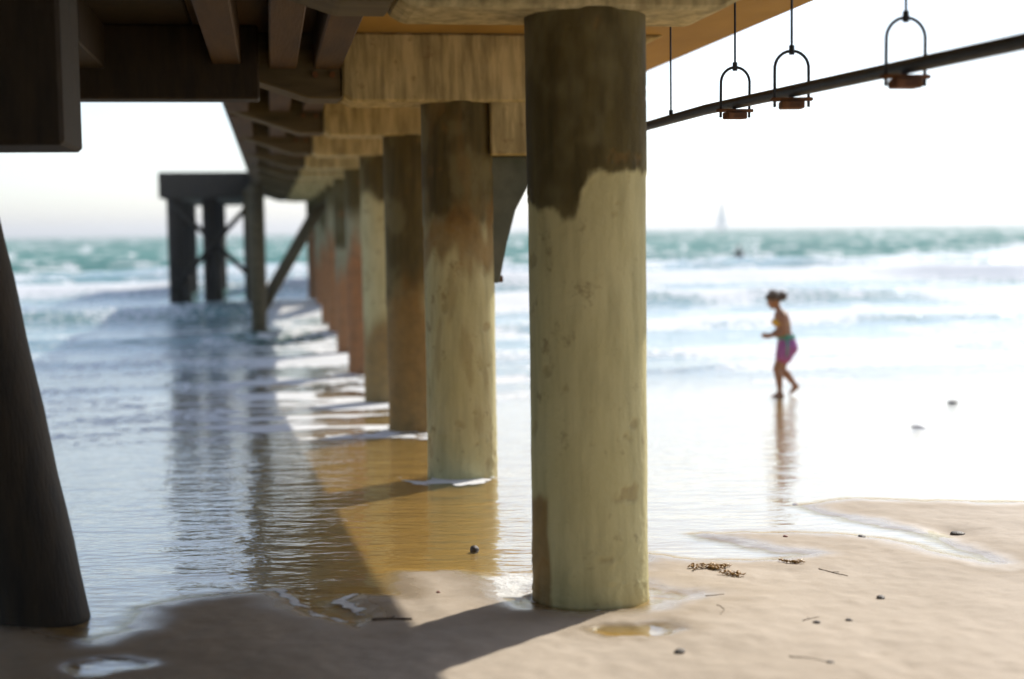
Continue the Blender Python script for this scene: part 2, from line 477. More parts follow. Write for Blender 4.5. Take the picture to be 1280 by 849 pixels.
for i, (u0, h, wf, wb, wig, brk) in enumerate(BREAK):
    sc = 0.05 + 0.9 / (u0 * 0.5)
    c = u0 + wig * (fbm(WV * sc * 0.7 + 5.7 * i, 0 * WV + i * 3.3, 40 + i, 3) - 0.5) * 2
    env = 0.45 + 0.75 * fbm(WV * sc + 1.9 * i, 0 * WV + 7.7 * i, 60 + i, 2)
    t = WU - c
    prof = np.where(t < 0, np.exp(-(t / wf) ** 2), np.exp(-(t / wb) ** 2))
    wave += h * env * prof
    L = 1.5 + h * 4.5
    fr = smooth(-L, -0.2 * wf, t) * smooth(wb * 0.35, -0.1 * wf, t)
    patch = smooth(0.30, 0.62, fbm(WV * sc * 1.6 + 3 * i, WU * 0.08, 80 + i, 3))
    foam = np.maximum(foam, brk * fr * (0.35 + 0.75 * patch))
    tail = smooth(0, 0.5, t) * smooth(wb * 2.2, 0, t)
    foam = np.maximum(foam, brk * 0.62 * tail * smooth(0.38, 0.66, fbm(WV * 0.35, WU * 0.22, 90 + i, 4)))
chop = (0.16 * (fbm(WV * 0.55, WU * 0.9, 31, 4) - 0.5) + 0.30 * (fbm(WV * 0.13, WU * 0.22, 35, 3) - 0.5)) * off * fade
rip = 0.012 * (fbm(WV * 1.6, WU * 3.2, 33, 3) - 0.5)
film = beach_plane(WX, WY) - 0.0072
near = smooth(17.0, 12.0, WU)
sea_z = wave + chop + rip * smooth(16, 22, WU)
k = 0.03
WZ = np.maximum(film, sea_z) + k * np.exp(-np.abs(film - sea_z) / k) * 0.35 * smooth(16, 20, WU)
ripple_gate = smooth(10.3, 13.5, WU)
WZ = WZ + 0.006 * (fbm(WV * 2.1, WU * 4.5, 37, 3) - 0.5) * smooth(8.0, 10.0, WY) * smooth(30, 15, WU) * smooth(0.0, 0.4, wet_sd(WX, WY))
SDW = wet_sd(WX, WY)
# churned streaks of foam round the piles and in the swash under the pier
left = smooth(1.0, -0.2, WX) 
str_ = smooth(0.44, 0.62, fbm(WV * 0.9, WU * 1.9, 51, 4))
foam = np.maximum(foam, 0.95 * str_ * smooth(13.6, 17.0, WU) * smooth(60, 30, WU) * (0.35 + 0.65 * left) * smooth(0.9, 0.2, WV - PILE_V - 1.2 * (WU > 20)))
foam = np.maximum(foam, 0.55 * smooth(0.5, 0.7, fbm(WV * 0.6, WU * 1.6, 52, 4)) * smooth(17.5, 20.5, WU))
for u in PILE_U[1:6]:
    px, py = pier_xy(PILE_V, u)
    q = np.maximum(np.hypot(WX - px + 0.10, (WY - py + 0.16) * 0.8) - PILE_R - 0.05 * fbm(WX * 4, WY * 4, 57, 2), 0)
    foam = np.maximum(foam, 0.95 * np.exp(-(q / (0.10 if u < 14 else 0.30)) ** 2) * smooth(0.34, 0.56, fbm(WX * 5, WY * 5, 53, 3)))
edge = np.exp(-((SDW - 0.03) / 0.035) ** 2) * smooth(0.50, 0.66, fbm(WX * 2.2, WY * 2.2, 54, 3))
foam = np.maximum(foam, 0.55 * edge * (RR < 14) * smooth(0.6, 0.2, WX))
lacy = np.exp(-(((WX + 0.03) / 0.16) ** 2 + ((WY - 7.55) / 0.42) ** 2))
foam = np.maximum(foam, 0.72 * lacy)
mx, my = pier_xy(PILE_V, PILE_U[0])
ringf = np.exp(-((np.hypot(WX - mx, WY - my) - 0.325) / 0.02) ** 2) * smooth(0.35, 0.6, fbm(WX * 9, WY * 9, 55, 2))
foam = np.maximum(foam, 0.62 * ringf)
foam = foam * (1 - 0.55 * smooth(0.4, -1.2, WV) * smooth(70, 40, WU))
depth = WZ - np.minimum(beach_plane(WX, WY), film)
deep = 1 - np.exp(-np.maximum(depth - 0.02, 0) / 0.35)
calm = smooth(17.5, 9.0, WY + 0.6 * np.minimum(WX, 0) * 0) * smooth(0.2, 1.2, WX) * 0.6
keep = (SDW > -0.12) | (RR > 30)
quads = grid_quads(len(rr), len(aa))
kq = keep.ravel()[quads].any(axis=1)
quads = quads[kq]
used = np.unique(quads); remap = np.full(WX.size, -1); remap[used] = np.arange(len(used))
co = np.stack([WX, WY, WZ], -1).reshape(-1, 3)[used]
sea = bpy.data.objects.new('sea', fast_mesh('sea', co, remap[quads][:, ::-1],
        {'foam': foam.ravel()[used], 'deep': deep.ravel()[used], 'calm': calm.ravel()[used], 'edge': smooth(-0.03, 0.14, SDW).ravel()[used]}))
sea.data.materials.append(M_WATER)
link(sea); tag(sea, kind='structure')

# ------------------------------------------------------------------ the pier
CAM_Z = 2.5
SOFFIT = CAM_Z + 1.06          # underside of the cross beams
DECK = CAM_Z + 1.62            # underside of the deck slab
pier = empty('pier', (0, 0, 0), PA)
tag(pier, 'concrete pier on round piles striding from the sand into the surf', 'pier')

def pile_mesh(radius, z0, z1, coat_z, seed, rust_fn=None, seg=56, rows=150, soft=0.05, slant=0.0):
    th = np.linspace(0, 2 * np.pi, seg, endpoint=False); zz = np.linspace(z0, z1, rows)
    Z, T = np.meshgrid(zz, th, indexing='ij')
    cx, cy_ = np.cos(T), np.sin(T)
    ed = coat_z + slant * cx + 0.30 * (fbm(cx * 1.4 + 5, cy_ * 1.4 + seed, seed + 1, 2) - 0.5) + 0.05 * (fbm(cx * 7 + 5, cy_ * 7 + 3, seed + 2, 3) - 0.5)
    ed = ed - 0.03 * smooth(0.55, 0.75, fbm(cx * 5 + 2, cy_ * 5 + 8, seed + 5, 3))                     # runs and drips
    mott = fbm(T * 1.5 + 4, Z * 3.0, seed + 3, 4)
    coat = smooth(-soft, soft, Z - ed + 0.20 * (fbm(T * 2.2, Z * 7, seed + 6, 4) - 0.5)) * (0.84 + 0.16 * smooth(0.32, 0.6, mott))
    rust = rust_fn(T, Z) if rust_fn else 0 * Z
    pit = smooth(0.725, 0.79, fbm(T * 2.4 + 1, Z * 6, seed + 7, 4))
    scab = smooth(0.60, 0.72, fbm(T * 7 + 3, Z * 22, seed + 8, 3))
    rn = radius + 0.010 * (fbm(cx * 2 + 9, Z * 1.3 + cy_ * 2, seed) - 0.5) + 0.005 * (mott - 0.5)
    rn = rn + 0.006 * smooth(-0.02, 0.02, Z - ed) - 0.006 * pit + 0.005 * scab * smooth(1.2, 0.7, Z)
    return fast_mesh('pile', np.stack([rn * cx, rn * cy_, Z], -1).reshape(-1, 3), grid_quads(rows, seg, True),
                     {'coat': coat, 'rust': np.clip(np.maximum(rust, 0.35 * pit), 0, 1)})

def add_pile(v, u, zbot, ztop, coat_z, seed, mat, radius=PILE_R, rust_fn=None, rows=150, label=None, seg=56, soft=0.05, slant=0.0):
    o = bpy.data.objects.new('pile', pile_mesh(radius, zbot, ztop, coat_z, seed, rust_fn, seg, rows, soft, slant))
    o.data.materials.append(mat); link(o, pier); o.location = (v, u, 0)
    if label: o['label'] = label
    return o

def rust_main(T, Z):
    # tall brown stain low on the side towards the shore end, with a straight top and ragged edge
    a = T % (2 * np.pi)
    c = R(186.0)
    e = 0.44 + 0.10 * (fbm(Z * 5, 0 * Z + 2.0, 5, 3) - 0.5)
    s = smooth(0.05, -0.03, np.abs(a - c) - e - 0.10 * smooth(1.0, 0.6, Z)) * smooth(1.16, 1.10, Z + 0.06 * (fbm(T * 6, 0 * Z, 8, 2) - 0.5))
    low = 0.5 * smooth(0.9, 0.6, Z) * smooth(0.5, 0.75, fbm(T * 3, Z * 2.2, 6))
    return np.clip(0.80 * s + 0.35 * low, 0, 1)

def rust_band(mid, half, amount, seed):
    def f(T, Z):
        w = Z + 0.5 * (fbm(np.cos(T) * 2 + 3, Z * 1.5 + np.sin(T) * 2, seed) - 0.5)
        low = 0.30 * smooth(0.55, 0.70, fbm(np.cos(T) * 3, Z * 2.0 + np.sin(T) * 3, seed + 1))
        return np.maximum(amount * smooth(half, half * 0.3, np.abs(w - mid)), low)
    return f

def rust_low(top, amount, seed):
    def f(T, Z):
        return amount * smooth(top + 0.35, top - 0.35, Z + 0.8 * (fbm(np.cos(T) * 2 + 3, Z * 1.2 + np.sin(T), seed) - 0.5))
    return f

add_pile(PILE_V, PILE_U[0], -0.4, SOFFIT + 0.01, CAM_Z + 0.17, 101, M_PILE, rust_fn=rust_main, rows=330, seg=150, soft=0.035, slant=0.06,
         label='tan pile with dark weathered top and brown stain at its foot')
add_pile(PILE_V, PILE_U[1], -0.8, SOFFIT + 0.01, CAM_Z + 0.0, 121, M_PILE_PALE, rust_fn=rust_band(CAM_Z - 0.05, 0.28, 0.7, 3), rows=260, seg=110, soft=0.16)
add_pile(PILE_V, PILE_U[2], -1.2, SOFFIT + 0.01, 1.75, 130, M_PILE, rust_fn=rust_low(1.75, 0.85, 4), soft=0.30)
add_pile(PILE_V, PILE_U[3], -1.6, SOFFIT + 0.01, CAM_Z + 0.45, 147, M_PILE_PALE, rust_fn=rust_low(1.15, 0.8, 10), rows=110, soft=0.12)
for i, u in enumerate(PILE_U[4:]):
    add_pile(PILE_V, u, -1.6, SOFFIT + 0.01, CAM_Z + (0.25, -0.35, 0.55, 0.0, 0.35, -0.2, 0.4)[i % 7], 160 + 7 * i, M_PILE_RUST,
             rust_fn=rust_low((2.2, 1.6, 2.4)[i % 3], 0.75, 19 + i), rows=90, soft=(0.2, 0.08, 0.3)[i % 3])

V0, V1 = -0.55, 3.95
def cap(u, th=0.62):
    bm = bmesh.new()
    bm_prism(bm, [(0.62, DECK + 0.002), (0.62, SOFFIT + 0.05), (0.70, SOFFIT), (PILE_V + 0.62, SOFFIT), (V1 - 0.85, DECK - 0.10), (V1 - 0.60, DECK + 0.002)],
             u - th / 2, u + th / 2)
    es = [e for e in bm.edges]
    bmesh.ops.bevel(bm, geom=es, offset=0.02, segments=1, affect='EDGES')
    bm_obj('cap_beam', bm, M_CAP, pier)
    bm = bmesh.new()
    bm_prism(bm, [(V0 + 0.10, DECK + 0.002), (V0 + 0.10, DECK - 0.26), (0.35, SOFFIT + 0.03), (0.617, SOFFIT + 0.03), (0.617, DECK + 0.002)], u - th / 2 + 0.05, u + th / 2 - 0.05)
    bmesh.ops.bevel(bm, geom=list(bm.edges), offset=0.015, segments=1, affect='EDGES')
    bm_obj('shaded_arm', bm, M_ARM, pier)  # left arm of the cap, underside shade put into its dark colour
for u in PILE_U: cap(u)

# deck slab: one panel per bay, laid end to end with open joints
edges_u = [-18.0, -13.5, -9.0, -4.0, 0.5] + [0.5 * (a + b) for a, b in zip([2.4] + PILE_U, PILE_U)] + [54.0]
edges_u = sorted(set(round(e, 3) for e in edges_u))
for a, b in zip(edges_u, edges_u[1:]):
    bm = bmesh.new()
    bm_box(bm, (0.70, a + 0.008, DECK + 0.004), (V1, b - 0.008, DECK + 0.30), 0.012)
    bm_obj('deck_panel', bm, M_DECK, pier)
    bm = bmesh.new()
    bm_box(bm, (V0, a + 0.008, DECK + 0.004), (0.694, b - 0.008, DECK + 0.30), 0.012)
    bm_obj('deck_panel', bm, M_GIRDER, pier)  # left half of the slab in girder colour, underside shade painted in
# longitudinal girders under the landward half of the deck
for gv in (-0.30, 0.14, 0.50):
    for a, b in zip(PILE_U, PILE_U[1:]):
        bm = bmesh.new(); bm_box(bm, (gv - 0.11, a + 0.315, DECK - 0.30), (gv + 0.11, b - 0.315, DECK + 0.002), 0.012)
        bm_obj('girder', bm, M_GIRDER, pier)
    bm = bmesh.new(); bm_box(bm, (gv - 0.11, -14, DECK - 0.30), (gv + 0.11, PILE_U[0] - 0.315, DECK + 0.002), 0.012)
    bm_obj('girder', bm, M_GIRDER, pier)

# bolts through the shade-dark cap arms
for u in PILE_U[:5]:
    for bv in (0.40, 0.54):
        for bz in (DECK - 0.12, DECK - 0.34):
            bm = bmesh.new(); bm_tube(bm, [(bv, u - 0.30, bz), (bv, u - 0.235, bz)], 0.026, 6); bm_obj('bolt', bm, M_RUSTY, pier)
# knee bracket on the seaward face of the second pile
bu = PILE_U[1]
s2 = PILE_V + PILE_R
bm = bmesh.new()
bm_prism(bm, [(s2 - 0.03, CAM_Z + 0.617), (s2 - 0.03, CAM_Z - 0.46), (s2 + 0.03, CAM_Z - 0.46), (s2 + 0.10, CAM_Z - 0.12), (s2 + 0.17, CAM_Z + 0.16),
              (s2 + 0.30, CAM_Z + 0.40), (s2 + 0.60, CAM_Z + 0.617)], bu - 0.11, bu + 0.11)
bmesh.ops.bevel(bm, geom=list(bm.edges), offset=0.008, segments=1, affect='EDGES')
br = bm_obj('knee_bracket', bm, M_BRACKET, pier)
bm = bmesh.new()
bm_prism(bm, [(s2 - 0.05, SOFFIT + 0.02), (s2 - 0.05, CAM_Z + 0.62), (s2 + 0.62, CAM_Z + 0.62), (s2 + 0.78, SOFFIT + 0.02)], bu - 0.27, bu + 0.2)
bmesh.ops.bevel(bm, geom=list(bm.edges), offset=0.015, segments=1, affect='EDGES')
bm_obj('haunch', bm, M_CAP, pier)
bm = bmesh.new(); bm_tube(bm, [(s2 + 0.0, bu, CAM_Z - 0.43), (s2 + 0.075, bu, CAM_Z - 0.43)], 0.03, 10)
bm_obj('bolt', bm, M_RUSTY, br)

# wider landing on the shore side of the deck, tarred timber, carried by a raking pile
lu1 = PILE_U[1] - 0.35
bm = bmesh.new(); bm_box(bm, (-8.5, -18, DECK + 0.006), (V0 - 0.012, lu1 + 0.30, DECK + 0.28), 0.01); bm_obj('landing_deck', bm, M_DARKTIMBER, pier)  # outer reach is unseen, added to darken the sand below
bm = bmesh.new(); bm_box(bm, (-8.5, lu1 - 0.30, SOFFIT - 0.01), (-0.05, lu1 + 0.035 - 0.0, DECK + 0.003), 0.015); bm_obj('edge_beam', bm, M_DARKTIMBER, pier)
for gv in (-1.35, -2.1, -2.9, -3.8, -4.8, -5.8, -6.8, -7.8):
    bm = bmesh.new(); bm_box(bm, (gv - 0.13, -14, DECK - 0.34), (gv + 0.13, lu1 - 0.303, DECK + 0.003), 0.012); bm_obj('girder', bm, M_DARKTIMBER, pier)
# raking pile and its corbel
def to_local(x, y): return (x * CA + y * SA, -x * SA + y * CA)
bx, by = to_local(-2.36, 6.98)
tx, ty = to_local(-2.78, 6.9)
bm = bmesh.new()
n = 24
dirv = Vector((tx - bx, ty - by, 3.0 - 0.6)).normalized()
p0 = Vector((bx, by, 0.6)) - dirv * 1.0
pts = [p0 + dirv * (4.05 * i / n) for i in range(n + 1)]
bm_tube(bm, pts, [0.222 + 0.003 * math.sin(i * 1.7) for i in range(n + 1)], 28)
bm_obj('raking_pile', bm, M_DARKTIMBER, pier, True)
bm = bmesh.new(); bm_box(bm, (tx - 1.3, ty - 0.34, CAM_Z + 0.42), (tx + 0.66, ty + 0.34, DECK - 0.342), 0.02)
bm_obj('corbel', bm, M_DARKTIMBER, pier)

# rear row of piles and bracing where the pier reaches deep water
for u in PILE_U[6:9]:
    bm = bmesh.new(); bm_tube(bm, [(-0.30, u, -1.5), (-0.30, u, 1.2), (-0.30, u, SOFFIT + 0.06)], 0.17, 16); bm_obj('timber_pile', bm, M_ARM, pier, True)
    bm = bmesh.new(); bm_tube(bm, [(-0.25, u + 0.2, 0.55), (PILE_V - 0.1, u + 0.2, SOFFIT - 0.05)], 0.075, 8); bm_obj('brace', bm, M_ARM, pier, True)
for a, b in zip(PILE_U[6:8], PILE_U[7:9]):
    bm = bmesh.new(); bm_tube(bm, [(-0.50, a, SOFFIT - 0.1), (-0.50, b, 0.7)], 0.075, 8); bm_obj('brace', bm, M_ARM, pier, True)
for z0, z1 in ((0.7, SOFFIT + 0.02), (SOFFIT - 0.05, 0.9)):
    bm = bmesh.new(); bm_tube(bm, [(-3.1, 46.72, z0), (-0.45, 46.72 - 0.2 * (z0 < 1), z1)], 0.085, 8); bm_obj('brace', bm, M_DARKTIMBER, pier, True)
# broader head of the pier far out
hu0, hu1 = 46.0, 60.0
bm = bmesh.new(); bm_box(bm, (-3.4, hu0, SOFFIT + 0.05), (V0 - 0.012, hu1, DECK + 0.30), 0.02); bm_obj('pier_head', bm, M_DARKTIMBER, pier)
bm = bmesh.new(); bm_box(bm, (V1 + 0.012, hu0, SOFFIT + 0.05), (6.0, hu1, DECK + 0.30), 0.02); bm_obj('pier_head', bm, M_DARKTIMBER, pier)
for v in (-3.0, -1.9, -0.6, 4.6, 5.6):
    for u in (47, 51.5, 56):
        bm = bmesh.new(); bm_tube(bm, [(v, u, -1.5), (v, u, 1.2), (v, u, SOFFIT + 0.06)], 0.24, 16); bm_obj('head_pile', bm, M_DARKTIMBER, pier, True)

# ------------------------------------------------------------------ dark pipe slung under the deck in stirrups
PV, PZ, PRAD = 2.80, CAM_Z + 0.752, 0.033
SW, SH = 0.092, 0.215                       # stirrup half width and height above the pipe
def pz(u): return PZ - 0.020 * np.maximum(9.0 - u, 0.0)     # sags towards the shore
pipe = empty('hanging_pipe', (0, 0, 0), PA)
tag(pipe, 'thin dark pipe slung below the pier deck in stirrups on long rods', 'pipe')
bm = bmesh.new(); bm_tube(bm, [(PV, u, pz(u)) for u in np.linspace(2.5, 50, 60)], PRAD, 20); bm_obj('pipe_run', bm, M_STEEL, pipe, True)
def mesh_of(name, bm, mat, sm=True):
    bmesh.ops.recalc_face_normals(bm, faces=bm.faces)
    me = bpy.data.meshes.new(name); bm.to_mesh(me); bm.free(); me.materials.append(mat)
    for p in me.polygons: p.use_smooth = sm
    return me
def u_bolt_mesh():
    bm = bmesh.new(); r = SW
    path = [(r, 0, -0.085), (r, 0, SH - r - 0.03)] + [(r * math.cos(a), 0, SH - r + r * math.sin(a)) for a in np.linspace(0.1, math.pi - 0.1, 14)] + [(-r, 0, SH - r - 0.03), (-r, 0, -0.085)]
    bm_tube(bm, path, 0.0085, 8)
    return mesh_of('u_bolt', bm, M_STEEL)
def block_mesh():
    bm = bmesh.new(); bm_box(bm, (-SW - 0.02, -0.022, -PRAD - 0.020), (SW + 0.02, 0.022, -PRAD - 0.001), 0.003)
    bm_box(bm, (-0.062, -0.05, -PRAD - 0.062), (0.062, 0.05, -PRAD - 0.0205), 0.006)
    return mesh_of('saddle_block', bm, M_RUSTY, False)
def rod_mesh(u, SH):
    bm = bmesh.new(); bm_tube(bm, [(0, 0, SH + 0.005), (0, 0, DECK - pz(u) + 0.02)], 0.007, 8)
    bm_tube(bm, [(0, 0, SH - 0.02), (0, 0, SH + 0.03)], 0.015, 6)
    bm_tube(bm, [(0, 0, DECK - pz(u) - 0.02), (0, 0, DECK - pz(u) + 0.002)], 0.035, 6)
    return mesh_of('hanger_rod', bm, M_STEEL, False)
ub, sb = u_bolt_mesh(), block_mesh()
us = [3.6, 4.8, 6.0, 7.4, 8.35, 9.75, 10.6, 11.9, 13.2, 14.5, 15.8, 17.4, 19.0, 21, 23, 25, 27, 29, 31, 33, 35, 37, 39, 41, 43, 45, 47, 49]
rj = random.Random(11)
for u in us:
    if u < 9:
        rz_, rx_ = rj.uniform(-0.22, 0.22), rj.uniform(-0.06, 0.06)
        for nm, me in (('u_bolt', ub), ('saddle_block', sb), ('hanger_rod', rod_mesh(u, SH))):
            o = bpy.data.objects.new(nm, me); link(o, pipe); o.location = (PV, u, pz(u))
            o.rotation_euler = (rx_ if nm != 'hanger_rod' else 0, 0, rz_)
    else:                                   # plain rods farther out
        o = bpy.data.objects.new('hanger_rod', rod_mesh(u, PRAD)); link(o, pipe); o.location = (PV, u, pz(u))

# ------------------------------------------------------------------ people
def eval_mesh(o):
    dg = bpy.context.evaluated_depsgraph_get()
    me = bpy.data.meshes.new_from_object(o.evaluated_get(dg), depsgraph=dg)
    return me

def capsule(bm, a, b, ra, rb, sc=(1, 1, 1), seg=16, rings=5):
    """tapered capsule from a to b"""
    a = Vector(a); b = Vector(b); d = (b - a)
    L = d.length
    q = d.to_track_quat('Z', 'Y') if L > 1e-6 else Matrix.Identity(3).to_quaternion()
    prof = []
    for i in range(rings + 1):
        t = -math.pi / 2 + (math.pi / 2) * i / rings
        prof.append((ra * math.cos(t), ra * math.sin(t)))
    for i in range(rings + 1):
        t = (math.pi / 2) * i / rings
        prof.append((rb * math.cos(t), L + rb * math.sin(t)))
    vr = []
    for r, z in prof:
        if r < 1e-5:
            vr.append([bm.verts.new(a + q @ Vector((0, 0, z)))])
        else:
            vr.append([bm.verts.new(a + q @ Vector((r * sc[0] * math.cos(2 * math.pi * k / seg), r * sc[1] * math.sin(2 * math.pi * k / seg), z))) for k in range(seg)])
    for r0, r1 in zip(vr, vr[1:]):
        for k in range(seg):
            k2 = (k + 1) % seg
            if len(r0) == 1: bm.faces.new((r0[0], r1[k2], r1[k]))
            elif len(r1) == 1: bm.faces.new((r0[k], r0[k2], r1[0]))
            else: bm.faces.new((r0[k], r0[k2], r1[k2], r1[k]))

def ellipsoid(bm, c, r):
    m = Matrix.Translation(Vector(c)) @ Matrix.Diagonal((r[0], r[1], r[2], 1))
    bmesh.ops.create_uvsphere(bm, u_segments=20, v_segments=14, radius=1.0, matrix=m)

def fused(name, bm, voxel, mat, parent, smooth_it=6):
    """one continuous skin over the shapes in bm"""
    me = bpy.data.meshes.new(name + '_src'); bmesh.ops.recalc_face_normals(bm, faces=bm.faces); bm.to_mesh(me); bm.free()
    tmp = bpy.data.objects.new(name + '_src', me); COL.objects.link(tmp)
    md = tmp.modifiers.new('r', 'REMESH'); md.mode = 'VOXEL'; md.voxel_size = voxel
    sm = tmp.modifiers.new('s', 'SMOOTH'); sm.iterations = smooth_it; sm.factor = 0.5
    out = eval_mesh(tmp)
    bpy.data.objects.remove(tmp); bpy.data.meshes.remove(me)
    out.name = name
    out.materials.clear(); out.materials.append(mat)
    for p in out.polygons: p.use_smooth = True
    o = bpy.data.objects.new(name, out)
    return link(o, parent)

# walking girl: local +X is where she walks (left along the shore), +Y her left side, +Z up
gx, gy = 3.87, 20.55
g_ground = gz(gx, gy)
girl = empty('person', (gx, gy, max(g_ground, 0.0) + 0.002), R(180)); girl.scale = (1.045,) * 3
tag(girl, 'girl in yellow top and purple shorts walking bent forward along the water', 'person')
bm = bmesh.new()
# front leg (her right is -Y; the camera sees her left side, which is +Y here)
HIP = (-0.10, 0.72)
for side, knee, ankle, toe, heel in (
        (1, (0.045, 0.075, 0.405), (0.0, 0.075, 0.085), (0.135, 0.08, 0.022), (-0.035, 0.075, 0.03)),
        (-1, (-0.05, -0.075, 0.38), (-0.235, -0.075, 0.165), (-0.15, -0.08, 0.024), (-0.275, -0.075, 0.14))):
    hip = Vector((HIP[0], 0.075 * side, HIP[1]))
    kn = Vector(knee); an = Vector(ankle); to = Vector(toe); he = Vector(heel)
    capsule(bm, hip, kn.lerp(hip, 0.15), 0.102, 0.064)
    capsule(bm, kn.lerp(hip, 0.15), kn, 0.064, 0.056)
    calf = kn.lerp(an, 0.32) + Vector((-0.014, 0, 0))
    capsule(bm, kn, calf, 0.054, 0.058)
    capsule(bm, calf, an, 0.058, 0.032)
    capsule(bm, an, he, 0.030, 0.028)
    ball = he.lerp(to, 0.68)
    capsule(bm, he, ball, 0.027, 0.027)
    capsule(bm, an, ball, 0.029, 0.022)
    fd = (to - ball)
    for q in range(5):
        off_ = Vector((0, (q - 2) * 0.013, 0))
        capsule(bm, ball + off_, ball + off_ + fd * (1.0 - 0.10 * abs(q - 1)), 0.012, 0.009, seg=8, rings=3)
# trunk, leaning forward a little
spine = [(-0.105, 0, 0.715), (-0.092, 0, 0.82), (-0.072, 0, 0.92), (-0.05, 0, 1.03), (-0.03, 0, 1.13)]
wid = [0.104, 0.090, 0.090, 0.102, 0.094]
for (a, b, ra, rb) in zip(spine, spine[1:], wid, wid[1:]):
    capsule(bm, (a[0], -0.045, a[2]), (b[0], -0.045, b[2]), ra, rb)
    capsule(bm, (a[0], 0.045, a[2]), (b[0], 0.045, b[2]), ra, rb)
ellipsoid(bm, (-0.135, 0.05, 0.70), (0.085, 0.075, 0.085)); ellipsoid(bm, (-0.135, -0.05, 0.70), (0.085, 0.075, 0.085))
ellipsoid(bm, (0.035, 0.055, 1.045), (0.055, 0.052, 0.05)); ellipsoid(bm, (0.035, -0.055, 1.045), (0.055, 0.052, 0.05))
capsule(bm, (-0.045, -0.115, 1.135), (-0.045, 0.115, 1.135), 0.052, 0.052)
capsule(bm, (-0.03, 0, 1.15), (0.03, 0, 1.27), 0.048, 0.042)
# head, looking down and ahead
hc = Vector((0.070, 0, 1.355))
head_start = len(bm.verts)
ellipsoid(bm, hc, (0.088, 0.072, 0.105))
ellipsoid(bm, hc + Vector((0.040, 0, -0.058)), (0.052, 0.050, 0.056))       # jaw
capsule(bm, hc + Vector((0.082, 0, 0.015)), hc + Vector((0.104, 0, -0.028)), 0.010, 0.014, seg=8)   # nose
ellipsoid(bm, hc + Vector((0.088, 0, -0.058)), (0.012, 0.022, 0.009)); ellipsoid(bm, hc + Vector((0.084, 0, -0.073)), (0.012, 0.019, 0.008))
ellipsoid(bm, hc + Vector((0.074, 0, -0.096)), (0.020, 0.022, 0.016))
for sy in (1, -1):
    ellipsoid(bm, hc + Vector((-0.012, 0.072 * sy, -0.005)), (0.018, 0.010, 0.030))      # ears
    ellipsoid(bm, hc + Vector((0.076, 0.030 * sy, 0.022)), (0.012, 0.020, 0.008))        # brow
bm.verts.ensure_lookup_table()
TILT = Matrix.Rotation(R(24), 3, 'Y')
for v in list(bm.verts)[head_start:]:
    v.co = hc + TILT @ (v.co - hc)
# arms
def hand(bm, wrist, fwd, up, side):
    wrist = Vector(wrist); f = Vector(fwd).normalized(); s = Vector((0, 1, 0)) * side; u_ = Vector(up)
    palm = wrist + f * 0.050
    capsule(bm, wrist, palm + u_ * 0.014, 0.020, 0.018); capsule(bm, wrist, palm - u_ * 0.014, 0.020, 0.018)
    for q, Lq in enumerate((0.055, 0.062, 0.058, 0.045)):
        b0 = palm + u_ * (0.024 - q * 0.016) + f * 0.012
        b1 = b0 + f * Lq * 0.55 - s * 0.006
        b2 = b1 + f * Lq * 0.30 - s * 0.026
        capsule(bm, b0, b1, 0.0085, 0.008, seg=8, rings=3); capsule(bm, b1, b2, 0.008, 0.007, seg=8, rings=3)
    t0 = wrist + f * 0.022 + u_ * 0.020
    t1 = t0 + f * 0.030 + u_ * 0.018 - s * 0.012
    capsule(bm, t0, t1, 0.0105, 0.009, seg=8, rings=3); capsule(bm, t1, t1 + f * 0.026, 0.009, 0.0075, seg=8, rings=3)
for sd_, el, wr, hf in ((1, (-0.055, 0.150, 0.905), (0.115, 0.135, 0.865), (1, -0.1, -0.05)), (-1, (-0.02, -0.165, 0.92), (0.12, -0.115, 0.845), (0.95, 0.2, 0.1))):
    sh = Vector((-0.04, 0.135 * sd_, 1.125)); el = Vector(el); wr = Vector(wr)
    capsule(bm, sh, el, 0.044, 0.033); capsule(bm, el, el.lerp(wr, 0.35), 0.033, 0.034); capsule(bm, el.lerp(wr, 0.35), wr, 0.034, 0.021)
    hand(bm, wr, hf, (0, 0.0, 1), sd_)
body = fused('body', bm, 0.0062, M_SKIN, girl, 3)
# hair gathered in a bun at the back of the crown, with flyaway strands
bm = bmesh.new()
ellipsoid(bm, hc + Vector((-0.020, 0, 0.030)), (0.094, 0.084, 0.100))
ellipsoid(bm, hc + Vector((0.035, 0, 0.066)), (0.064, 0.068, 0.050))
BUN = Vector((-0.125, 0, -0.002))
ellipsoid(bm, hc + BUN, (0.066, 0.066, 0.068))
rh = random.Random(3)
strands = bmesh.new()
for q in range(150):
    a = rh.uniform(0, 2 * math.pi); e = rh.uniform(-0.7, 1.45)
    c0 = hc + (BUN if q % 3 else Vector((-0.01, 0, 0.045)))
    dv = Vector((math.cos(a) * math.cos(e), math.sin(a) * math.cos(e), math.sin(e)))
    if dv.x > 0.5 and q % 3 == 0: continue
    rad_ = 0.055 if q % 3 else 0.085
    p0 = c0 + dv * rad_; p1 = p0 + dv * rh.uniform(0.012, 0.03) + Vector((rh.uniform(-.01, .01), rh.uniform(-.01, .01), 0))
    p2 = p1 + dv * 0.008 + Vector((rh.uniform(-.016, .016), rh.uniform(-.016, .016), rh.uniform(-.02, .01)))
    bm_tube(strands, [p0, p1, p2], [0.0035, 0.0022, 0.0012], 4)
    if q % 6 == 0: capsule(bm, p0 - dv * 0.01, p0 + dv * 0.006, 0.016, 0.010, seg=8, rings=3)
for v in list(bm.verts) + list(strands.verts):
    v.co = hc + TILT @ (v.co - hc)
hair_o = fused('hair', bm, 0.0065, M_HAIR, girl, 1)
tag(bm_obj('loose_strands', strands, M_HAIR, hair_o, True), kind='stuff')
